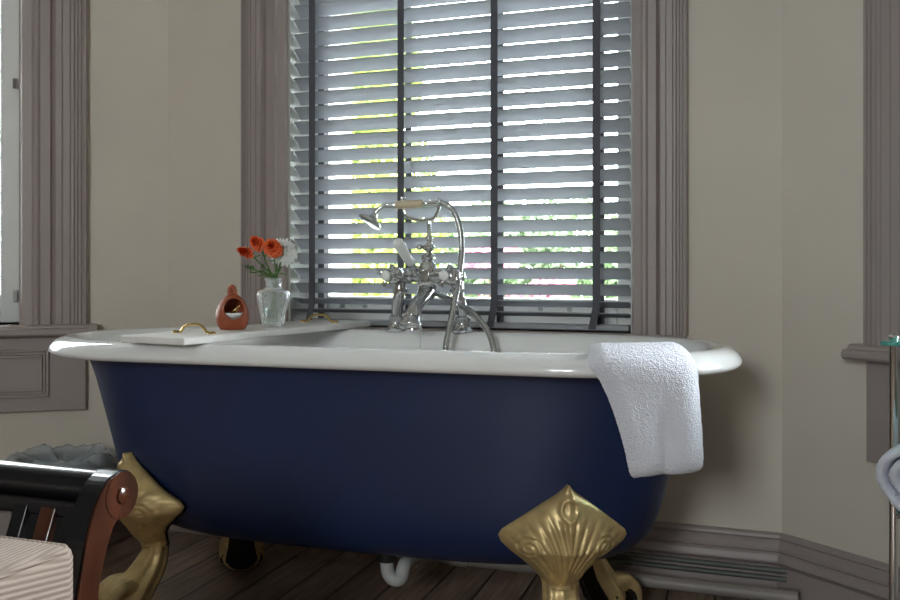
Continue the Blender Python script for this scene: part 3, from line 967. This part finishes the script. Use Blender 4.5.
# spout: down and out over the bath, ending in a bell mouth
bm = bmesh.new()
sp = catmull([(0, -.012, BH - .03), (0, -.040, BH - .050), (0, -.078, BH - .066), (0, -.112, BH - .084), (0, -.132, BH - .106)], 6)
tube(bm, sp, interp_list([.022, .0205, .0185, .018, .019], len(sp)), 24, cap=False)
e = sp[-1]; dd = Vector((0, -.42, -.91)).normalized()
tube(bm, [e - dd * .004, e + dd * .004, e + dd * .012, e + dd * .019, e + dd * .022], [.0195, .0215, .0255, .0285, .0290], 28, cap=False)
o = link('spout', bm, M['chrome'], mixer, smooth=True, angle=60)
o.modifiers.new('wall', 'SOLIDIFY').thickness = .002
bm = bmesh.new(); lathe(bm, [(.0, 0), (.016, 0), (.016, .004), (.010, .007), (0, .007)], 20, align(e + dd * .008, dd))
link('aerator', bm, M['porcelain'], o, smooth=True, angle=50)
lv0 = Vector((-.018, -.050, BH + .012))
lv1 = MXi @ P(396.5, 240.5, Ztap - .115)
bm = bmesh.new()
d = (lv1 - lv0)
tube(bm, [lv0 - d * .05, lv0 + d * .2, lv0 + d * .26], [.012, .008, .011], 16)
lathe(bm, [(.014, 0), (.014, .014), (0, .016)], 18, align(Vector((0, -.028, BH + .004)), (0, -1, 0.1)))
lever = link('diverter_lever', bm, M['chrome'], mixer, smooth=True, angle=50)
bm = bmesh.new()
gp = [lv0 + d * t for t in (.24, .30, .5, .8, .93, .985, 1.0)]
tube(bm, gp, [.009, .0118, .0130, .0142, .0138, .010, .003], 22)
link('porcelain_grip', bm, M['porcelain'], lever, smooth=True)
# riser column and cradle
def mp_(px, py, dz=0.0): return MXi @ P(px, py, Ztap + dz)
ctop = mp_(422, 221); ctop.y = 0
bm = bmesh.new()
hz = ctop.z
x0 = .0
lathe(bm, [(.012, BH + .040), (.017, BH + .046), (.013, BH + .054), (.008, BH + .058), (.008, BH + .064), (.0155, BH + .070), (.0165, BH + .078), (.009, BH + .085), (.007, BH + .092),
           (.0115, BH + .097), (.0115, BH + .103), (.0055, BH + .108), (.005, hz)], 20)
link('riser', bm, M['chrome'], mixer, smooth=True, angle=50)
bm = bmesh.new()
sphere(bm, (-.026, -.002, BH + .076), .008, 14, 10)
tube(bm, [(-.026, -.002, BH + .076), (0, 0, BH + .076)], .0045, 12)
link('diverter_knob', bm, M['chrome'], mixer, smooth=True)
bm = bmesh.new()
ca = [mp_(400, 201), mp_(400.5, 208), mp_(405, 216), mp_(415, 219.5), mp_(423, 220.3), mp_(434, 218.5), mp_(438.5, 212), mp_(440.5, 204)]
for v in ca: v.y = 0.0
tube(bm, catmull(ca, 6), .0050, 12)
for e in (ca[0], ca[-1]):
    bm2pts = []
    for k in range(-6, 7):
        q = k / 6 * math.radians(115)
        bm2pts.append(e + Vector((0, math.sin(q) * .012, .008 - math.cos(q) * .012)))
    tube(bm, bm2pts, .0035, 10)
link('cradle', bm, M['chrome'], mixer, smooth=True)
# plug chain
bm = bmesh.new()
c0 = mp_(422, 292, -.04); c1 = mp_(420, 349, -.10)
for k in range(46):
    p = c0.lerp(c1, k / 45); sphere(bm, p, .0013, 6, 4)
link('plug_chain', bm, M['chrome'], mixer, smooth=True)

# hand shower resting in the cradle
hp = P(408, 204, Ztap)
shower = empty('hand_shower', hp, 0, 'chrome telephone style hand shower with cream grip resting in the tap cradle', 'hand shower')
def hs(px, py, dz=0.0): return P(px, py, Ztap + dz) - hp
yl = (MX @ Vector((0, 0, 0)))
bm = bmesh.new(); tube(bm, [hs(395, 205), hs(396.5, 205), hs(409, 204.4), hs(421, 203.8), hs(422.5, 203.8)], [.0085, .0105, .0112, .0108, .0085], 20)
link('grip', bm, M['cream'], shower, smooth=True, angle=60)
bm = bmesh.new()
nk = catmull([hs(395, 205), hs(386, 205), hs(379, 209), hs(374.5, 215.5)], 6)
tube(bm, nk, interp_list([.0075, .006, .0058, .0065], len(nk)), 14)
bm_e = bmesh.new(); tube(bm_e, [hs(421, 203.8), hs(426, 203.6), hs(429, 203.4), hs(433, 203.2), hs(438, 203), hs(442, 203.3)], [.0085, .0065, .0095, .0065, .009, .007], 16)
link('end_fitting', bm_e, M['chrome'], shower, smooth=True)
hd = (hs(370.3, 223.5, -.006) - hs(374.5, 215.5)).normalized()
hd = (RT * -.50 + FW * -.22 + Vector((0, 0, -.82))).normalized()
lathe(bm, [(.006, -.004), (.009, .002), (.010, .008), (.018, .014), (.030, .020), (.034, .024), (.034, .028), (.031, .029), (.0, .0285)], 32, align(hs(375, 214), hd))
link('shower_head', bm, M['chrome'], shower, smooth=True, angle=45)
bm = bmesh.new()
hpts = [hs(441, 203.2), hs(449, 206), hs(456, 216, -.01), hs(460.5, 232, -.02), hs(461.5, 252, -.03), hs(459, 275, -.05), hs(454, 305, -.08), hs(449, 330, -.11), hs(445.5, 352, -.13),
        hs(446, 385, -.15), hs(462, 402, -.15), hs(488, 392, -.16), hs(496, 368, -.15), hs(494, 351, -.15), hs(488, 332, -.12), hs(474, 314, -.08), hs(457, 303, -.03), hs(438, 294, .02), hs(427, 289, .025), MX @ Vector((.004, .018, BH - .018)) - hp]
hp2 = catmull(hpts, 22)
rr = [0.0080 * (1 + .06 * math.sin(k * 2.1)) for k in range(len(hp2))]
tube(bm, hp2, rr, 12)
link('hose', bm, M['hose'], shower, smooth=True)

# ------------------------------------------------------------ towel over the near rim
def rim_point(s):
    """local outer edge point of the near rim at local x = s, with outward normal"""
    pl = off(0)
    best = None
    for (x0_, y0_), (x1_, y1_) in zip(pl, pl[1:] + pl[:1]):
        if y0_ <= 0.001 and y1_ <= 0.001 and min(x0_, x1_) <= s <= max(x0_, x1_) and x1_ != x0_:
            t = (s - x0_) / (x1_ - x0_)
            tv = Vector((x1_ - x0_, y1_ - y0_, 0)).normalized()
            return Vector((s, y0_ + (y1_ - y0_) * t, 0)), Vector((tv.y, -tv.x, 0))
    return Vector((s, -RB, 0)), Vector((0, -1, 0))
def towel_mesh():
    bm = bmesh.new()
    NSX, T = 36, 90
    s0, s1 = TW0, TW1
    # path: (outward offset from rim edge, z), inside -> over -> outside down
    path = [(-.100, .60), (-.090, .635), (-.078, .653), (-.060, .659), (-.040, .662), (-.020, .658), (-.002, .649), (.008, .637), (.010, .620), (.008, .600), (.006, .57), (.004, .53), (.003, .49), (.002, .468), (.001, .456), (-.004, .446), (-.018, .445), (-.024, .456), (-.024, .50)]
    pc = catmull([Vector((a, b, 0)) for a, b in path], 6)
    rows = []
    rnd = random.Random(3)
    for j, q in enumerate(pc):
        fall = max(0, (.64 - q.y)) if j > 40 else 0
        row = []
        for i in range(NSX + 1):
            u = i / NSX
            f2 = .2 * (min(1.2, fall / .2)) ** .6
            narrow = f2 * 0.30
            s = s0 + (s1 - s0) * u
            uc = u - .5
            p, n = rim_point(s)
            pm, nm = rim_point((s0 + s1) / 2)
            kf = min(1, fall * 12); nb = (n * (1 - .8 * kf) + nm * .8 * kf).normalized()
            tang = Vector((-nm.y, nm.x, 0)); tang = tang if tang.x > 0 else -tang
            base = p + nb * q.x if fall <= 0 else p + nb * q.x
            x = base + tang * (SHIFT * f2 - uc * narrow * 1.0)
            # straighten the outside drop into a plane-ish sheet
            z = q.y
            wav = .0075 * math.sin(u * 7.0 + 1.2) * min(1, fall * 8) + .0025 * math.sin(u * 15 + fall * 20) * min(1, fall * 6)
            x += nm * wav
            if u < .12: z -= (.12 - u) * .05; x -= nm * (.12 - u) * .10
            if u > .9: x -= nm * (u - .9) * .08
            x.z = z + fall * .03 * uc
            row.append(bm.verts.new(x))
        rows.append(row)
    for a, b in zip(rows, rows[1:]):
        for i in range(NSX): bm.faces.new((a[i], a[i + 1], b[i + 1], b[i]))
    return bm
TW0, TW1, SHIFT = .568, .737, .25
towel = link('hand_towel', towel_mesh(), M['towel'], smooth=True)
towel.matrix_world = TM
sd = towel.modifiers.new('thick', 'SOLIDIFY'); sd.thickness = .015; sd.offset = 1
sb = towel.modifiers.new('sub', 'SUBSURF'); sb.levels = 1; sb.render_levels = 2
tx = bpy.data.textures.new('pile', 'CLOUDS'); tx.noise_scale = .006
dp = towel.modifiers.new('pile', 'DISPLACE'); dp.texture = tx; dp.strength = .0022; dp.mid_level = .5
tag(towel, 'white towel draped over the near rim of the tub at its right', 'towel')

# ------------------------------------------------------------ chair at the lower left
sc0 = P(122, 495, 1.40)
CX, CY, CZ = sc0.x, sc0.y, sc0.z
chair = empty('scroll_chair', (CX, CY, 0), 0, 'dark wooden chair with scrolled end, black top rail and striped beige cushion', 'chair')
cl = [(0.004, 0, CZ + .002), (-.014, 0, CZ - .002), (-.034, 0, CZ - .022), (-.048, 0, CZ - .052), (-.060, 0, CZ - .09), (-.070, 0, CZ - .14), (-.066, 0, CZ - .22), (-.045, 0, CZ - .31), (-.012, 0, CZ - .40), (.02, 0, .0)]
def scroll_panel(x0, x1, grow, m, name, parent=chair):
    bm = bmesh.new()
    c = catmull([Vector((a, 0, b)) for a, _, b in cl], 6)
    n = len(c)
    w = interp_list([.033, .031, .025, .022, .0205, .024, .026, .022, .020], n)
    fr_, bk_ = [], []
    for i, p in enumerate(c):
        t = (c[min(i + 1, n - 1)] - c[max(i - 1, 0)]).normalized()
        nn = Vector((t.z, 0, -t.x))
        fr_.append(p + nn * (w[i] + grow)); bk_.append(p - nn * (w[i] + grow))
    pieces = [(fr_[i], fr_[i + 1], bk_[i + 1], bk_[i]) for i in range(n - 1)]
    for q in pieces:
        A = [bm.verts.new((x0, v.x, max(v.z, 0))) for v in q]; B = [bm.verts.new((x1, v.x, max(v.z, 0))) for v in q]
        for k in range(4): bm.faces.new((A[k], A[(k + 1) % 4], B[(k + 1) % 4], B[k]))
        bm.faces.new(A); bm.faces.new(B)
    bmesh.ops.remove_doubles(bm, verts=bm.verts[:], dist=1e-5)
    # scroll roundel
    lathe(bm, [(.035 + grow, 0), (.035 + grow, x1 - x0 + .0012), (0, x1 - x0 + .0012)], 40, align(Vector((x0, 0, CZ)), (1, 0, 0)))
    return link(name, bm, m, parent)
scroll_panel(-.036, -.004, .0012, M['black'], 'end_frame')
scroll_panel(-.006, 0.0, -.001, M['mahog'], 'end_face')
bm = bmesh.new(); lathe(bm, [(.012, 0), (.012, .003), (.009, .005), (0, .0055)], 24, align(Vector((.0010, 0, CZ)), (1, 0, 0)))
link('roundel', bm, M['mahog'], chair, smooth=True, angle=40)
WCH = .62
bm = bmesh.new()
tube(bm, [(-.045, .004, CZ + .008), (-WCH, .004, CZ + .008)], .0245, 24)
link('top_rail', bm, M['black'], chair, smooth=True, angle=50)
bm = bmesh.new(); box(bm, -WCH, -.046, -.020, .006, CZ - .038, CZ - .012, .004)
link('lower_rail', bm, M['black'], chair)
bm = bmesh.new(); box(bm, -WCH, -.046, -.062, -.040, CZ - .125, CZ - .095, .004)
link('back_rail', bm, M['black'], chair)
for k, (xx, mm, w_) in enumerate(((-.075, 'black', .022), (-.118, 'mahog', .028), (-.170, 'black', .026), (-.235, 'mahog', .028), (-.30, 'black', .026), (-.37, 'mahog', .028), (-.44, 'black', .026))):
    bm = bmesh.new()
    vs = box(bm, xx - w_ / 2, xx + w_ / 2, -.006, .006, 0, .10, .002)
    bmesh.ops.transform(bm, matrix=Matrix.Translation((0, -.052, CZ - .118)) @ Matrix.Rotation(math.radians(-22), 4, 'X'), verts=bm.verts[:])
    link('back_slat', bm, M[mm], chair)
cush_top = CZ - .042
bm = bmesh.new()
cx1, cy1 = .012, -.102
box(bm, -.60, cx1, cy1 - .48, cy1, cush_top - .13, cush_top, .016)
bmesh.ops.subdivide_edges(bm, edges=bm.edges[:], cuts=3, use_grid_fill=True)
cu = link('seat_cushion', bm, M['stripe'], chair, smooth=True, angle=60)
bm = bmesh.new()
q = .010
for zz in (cush_top - q * .6,):
    pts = [Vector((-.59 + (cx1 - .02 + .59) * k / 12, cy1 - .004, zz)) for k in range(13)] + [Vector((cx1 - .011, cy1 - .011, zz))] + [Vector((cx1 - .004, cy1 - .02 - .45 * k / 12, zz)) for k in range(13)]
    tube(bm, pts, .0042, 10)
link('piping', bm, M['stripe'], cu, smooth=True)
bm = bmesh.new(); box(bm, -.60, -.05, cy1 - .47, cy1 + .02, cush_top - .19, cush_top - .131, .006)
link('seat_frame', bm, M['black'], chair)
for (xx, yy) in ((-.59, cy1 - .03), (-.59, cy1 - .45), (-.08, cy1 - .45)):
    bm = bmesh.new(); lathe(bm, [(.018, 0), (.022, .05), (.016, .07), (.026, .2), (.026, cush_top - .19)], 16, Matrix.Translation((xx, yy, 0)))
    link('leg', bm, M['black'], chair, smooth=True, angle=50)

# ------------------------------------------------------------ waste bin with plastic liner
bc = P(62, 500, 2.76); bc.z = 0
binr = empty('waste_bin', bc, 0, 'dark round waste bin with a clear plastic liner beside the tub', 'bin')
bm = bmesh.new()
lathe(bm, [(0, 0), (.118, 0), (.122, .006), (.146, .27), (.150, .272), (.150, .280), (.142, .280), (.116, .012), (0, .012)], 48, cap=False)
link('bucket', bm, M['bin'], binr, smooth=True, angle=40)
binr.scale = (1, 1, .95)
rnd = random.Random(5)
bm = bmesh.new(); NR = 96; rows = []
lp = [(.152, .215), (.154, .25), (.155, .278), (.150, .292), (.140, .300), (.128, .304), (.112, .300), (.095, .288), (.06, .272), (.02, .262)]
ph = [rnd.uniform(0, 6.28) for _ in range(8)]
for j, (r, z) in enumerate(lp):
    row = []
    for i in range(NR):
        q = 2 * PI * i / NR
        w_ = sum(math.sin(q * f + ph[k] + j * .55) * am for k, (f, am) in enumerate(((5, .006), (9, .005), (14, .004), (23, .003), (31, .0015))))
        amp = .6 if j > 2 else .2
        row.append(bm.verts.new(((r + w_ * .35 * amp) * math.cos(q), (r + w_ * .35 * amp) * math.sin(q), z + w_ * amp * (1.2 if j > 3 else .6))))
    rows.append(row)
for a, b in zip(rows, rows[1:]):
    for i in range(NR): bm.faces.new((a[i], a[(i + 1) % NR], b[(i + 1) % NR], b[i]))
link('liner', bm, M['film'], binr, smooth=True)

# ------------------------------------------------------------ glass and chrome stand at the right
gp0 = P(893.5, 500, 1.80); gp0.z = 0
stand = empty('glass_shelf_stand', gp0, YAW - math.radians(45), 'chrome stand with teal edged glass shelves against the right edge', 'shelf stand')
SHZ = CAMH - (341 - YH) * 1.80 / FPX
gx, gy = .40, .40
SH2 = .366
for (xx, yy) in ((0, 0), (gx, 0), (0, gy * .75), (gx, gy * .75)):
    bm = bmesh.new()
    lathe(bm, [(.011, 0), (.011, .01), (.0078, .014), (.0078, SHZ + .004), (.0095, SHZ + .006), (.0095, SHZ + .010), (.004, SHZ + .014), (0, SHZ + .014)], 20, Matrix.Translation((xx, yy, 0)))
    link('post', bm, M['chrome'], stand, smooth=True, angle=50)
for zz in (SHZ - .004, SH2):
    bm = bmesh.new()
    e_ = .018 if zz > .5 else -.004
    box(bm, -e_, gx + e_, -e_, gy * .75 + e_, zz - .004, zz + .004, .002)
    link('glass_shelf', bm, M['tealglass'], stand)
bm = bmesh.new()
for yy in (0, gy * .75):
    tube(bm, [(0, yy, .356), (gx, yy, .356)], .004, 10)
for xx in (0, gx):
    tube(bm, [(xx, 0, .356), (xx, gy * .75, .356)], .004, 10)
link('shelf_rail', bm, M['chrome'], stand, smooth=True)
# rolled towel lying on the lower shelf, end toward the camera
def rolled_towel(c, axis, R, L, label, name='rolled_towel'):
    bm = bmesh.new()
    axis = Vector(axis).normalized()
    side = axis.cross(Vector((0, 0, 1))).normalized(); up = Vector((0, 0, 1))
    turns = 2.5; N = 220
    rows = []
    for k in range(N + 1):
        t = k / N
        th = t * turns * 2 * PI
        r = .008 + (R - .009) * t
        row = []
        for j in range(7):
            v = j / 6
            wob = .005 * math.sin(th * 3 + j) * (1 if j in (0, 6) else .3)
            rr_ = r + wob * .6
            row.append(bm.verts.new(axis * (-v * L + wob * 1.5 * (1 if j in (0, 6) else 0) + (t * .012 if j == 0 else 0)) + side * rr_ * math.cos(th) + up * rr_ * math.sin(th)))
        rows.append(row)
    for a, b in zip(rows, rows[1:]):
        for j in range(6): bm.faces.new((a[j], a[j + 1], b[j + 1], b[j]))
    o = link(name, bm, M['towel'], smooth=True, recalc=False, loc=c)
    s = o.modifiers.new('thick', 'SOLIDIFY'); s.thickness = .019; s.offset = 0
    b_ = o.modifiers.new('sub', 'SUBSURF'); b_.levels = 1; b_.render_levels = 1
    d_ = o.modifiers.new('pile', 'DISPLACE'); d_.texture = tx; d_.strength = .004; d_.mid_level = .5
    tag(o, label, 'towel')
    return o
rt = P(912, 483, 1.70)
rolled_towel(rt, -(RT * .6 + FW * .8), .065, .30, 'rolled white towel on the lower shelf of the chrome stand')

# ------------------------------------------------------------ garden outside
bm = bmesh.new(); box(bm, -14, 14, .6, 22, -1.25, -1.2); struct(link('garden_ground', bm, M['lawn']))
def leaves(bm, centers, n, size, rnd):
    for _ in range(n):
        c, R = rnd.choice(centers)
        d = Vector((rnd.gauss(0, 1), rnd.gauss(0, 1), rnd.gauss(0, 1))).normalized()
        p = Vector(c) + Vector((d.x * R[0], d.y * R[1], d.z * R[2])) * rnd.uniform(.55, 1.0)
        a = Vector((rnd.uniform(-1, 1), rnd.uniform(-1, 1), rnd.uniform(-1, 1))).normalized()
        b = a.orthogonal().normalized(); s = size * rnd.uniform(.6, 1.3)
        v = [bm.verts.new(p + a * s), bm.verts.new(p + b * s * .5), bm.verts.new(p - a * s), bm.verts.new(p - b * s * .5)]
        bm.faces.new(v)
def tree(name, x, y, crown, n, size, m, seed, label, cat='tree', trunk=.08):
    rnd = random.Random(seed)
    root = empty(name, (x, y, -1.2), 0, label, cat)
    bm = bmesh.new()
    top = max(c[0][2] for c in crown)
    tube(bm, [(0, 0, 0), (.03, 0, top * .5), (0, .05, top)], [trunk, trunk * .8, trunk * .3], 10)
    for (c, R) in crown:
        tube(bm, [(0, 0, top * .35), (c[0] * .5, c[1] * .5, c[2] * .8), c], [trunk * .5, trunk * .35, trunk * .12], 8)
    link('trunk', bm, M['bark'], root, smooth=True)
    bm = bmesh.new(); leaves(bm, crown, n, size, rnd)
    link('foliage', bm, m, root, recalc=False)
# directions: rays through the window, placed 5-9 m out
def G(px, Z): p = P(px, YH, Z); return p.x, p.y
x, y = G(362, 7.0)
tree('garden_tree', x, y, [((0, 0, 1.7), (.36, .5, .7)), ((-.03, 0, 2.7), (.33, .5, .8)), ((.03, .2, 3.5), (.30, .5, .6))], 8000, .05, M['leafy'], 21, 'yellow green leafy tree outside, behind the left panel of the blind')
x, y = G(560, 8.5)
tree('garden_shrub', x, y, [((0, 0, 2.1), (.75, .6, .65)), ((-.5, 0, 2.1), (.6, .6, .6)), ((.8, .2, 2.0), (.6, .6, .6)), ((1.3, .2, 1.6), (.6, .6, .6))], 9000, .05, M['leafg'], 22, 'soft green shrub outside, behind the right panel of the blind', 'shrub', .05)
x, y = G(432, 12.5)
tree('garden_shrub', x, y, [((0, 0, 1.9), (.6, .6, .7)), ((-.3, 0, 2.9), (.45, .6, .9)), ((.5, .1, 2.2), (.5, .6, .6))], 7000, .055, M['leafy'], 23, 'light green shrub outside, behind the middle panel of the blind', 'shrub', .05)
x, y = G(490, 6.5)
tree('flowering_shrub', x, y, [((0, 0, 2.08), (.20, .3, .13)), ((.40, .1, 1.88), (.13, .3, .10)), ((.0, .1, 1.6), (.5, .3, .3))], 2500, .035, M['leafp'], 24, 'pink flowering shrub outside, low behind the middle of the blind', 'shrub', .03)
x, y = G(-90, 6.0)
tree('garden_tree', x, y, [((0, 0, 1.8), (.8, .8, 1.0)), ((.2, 0, 3.0), (.8, .8, 1.0)), ((-.4, 0, 4.2), (.8, .8, .9))], 9000, .06, M['leafg'], 25, 'green tree outside the left window')
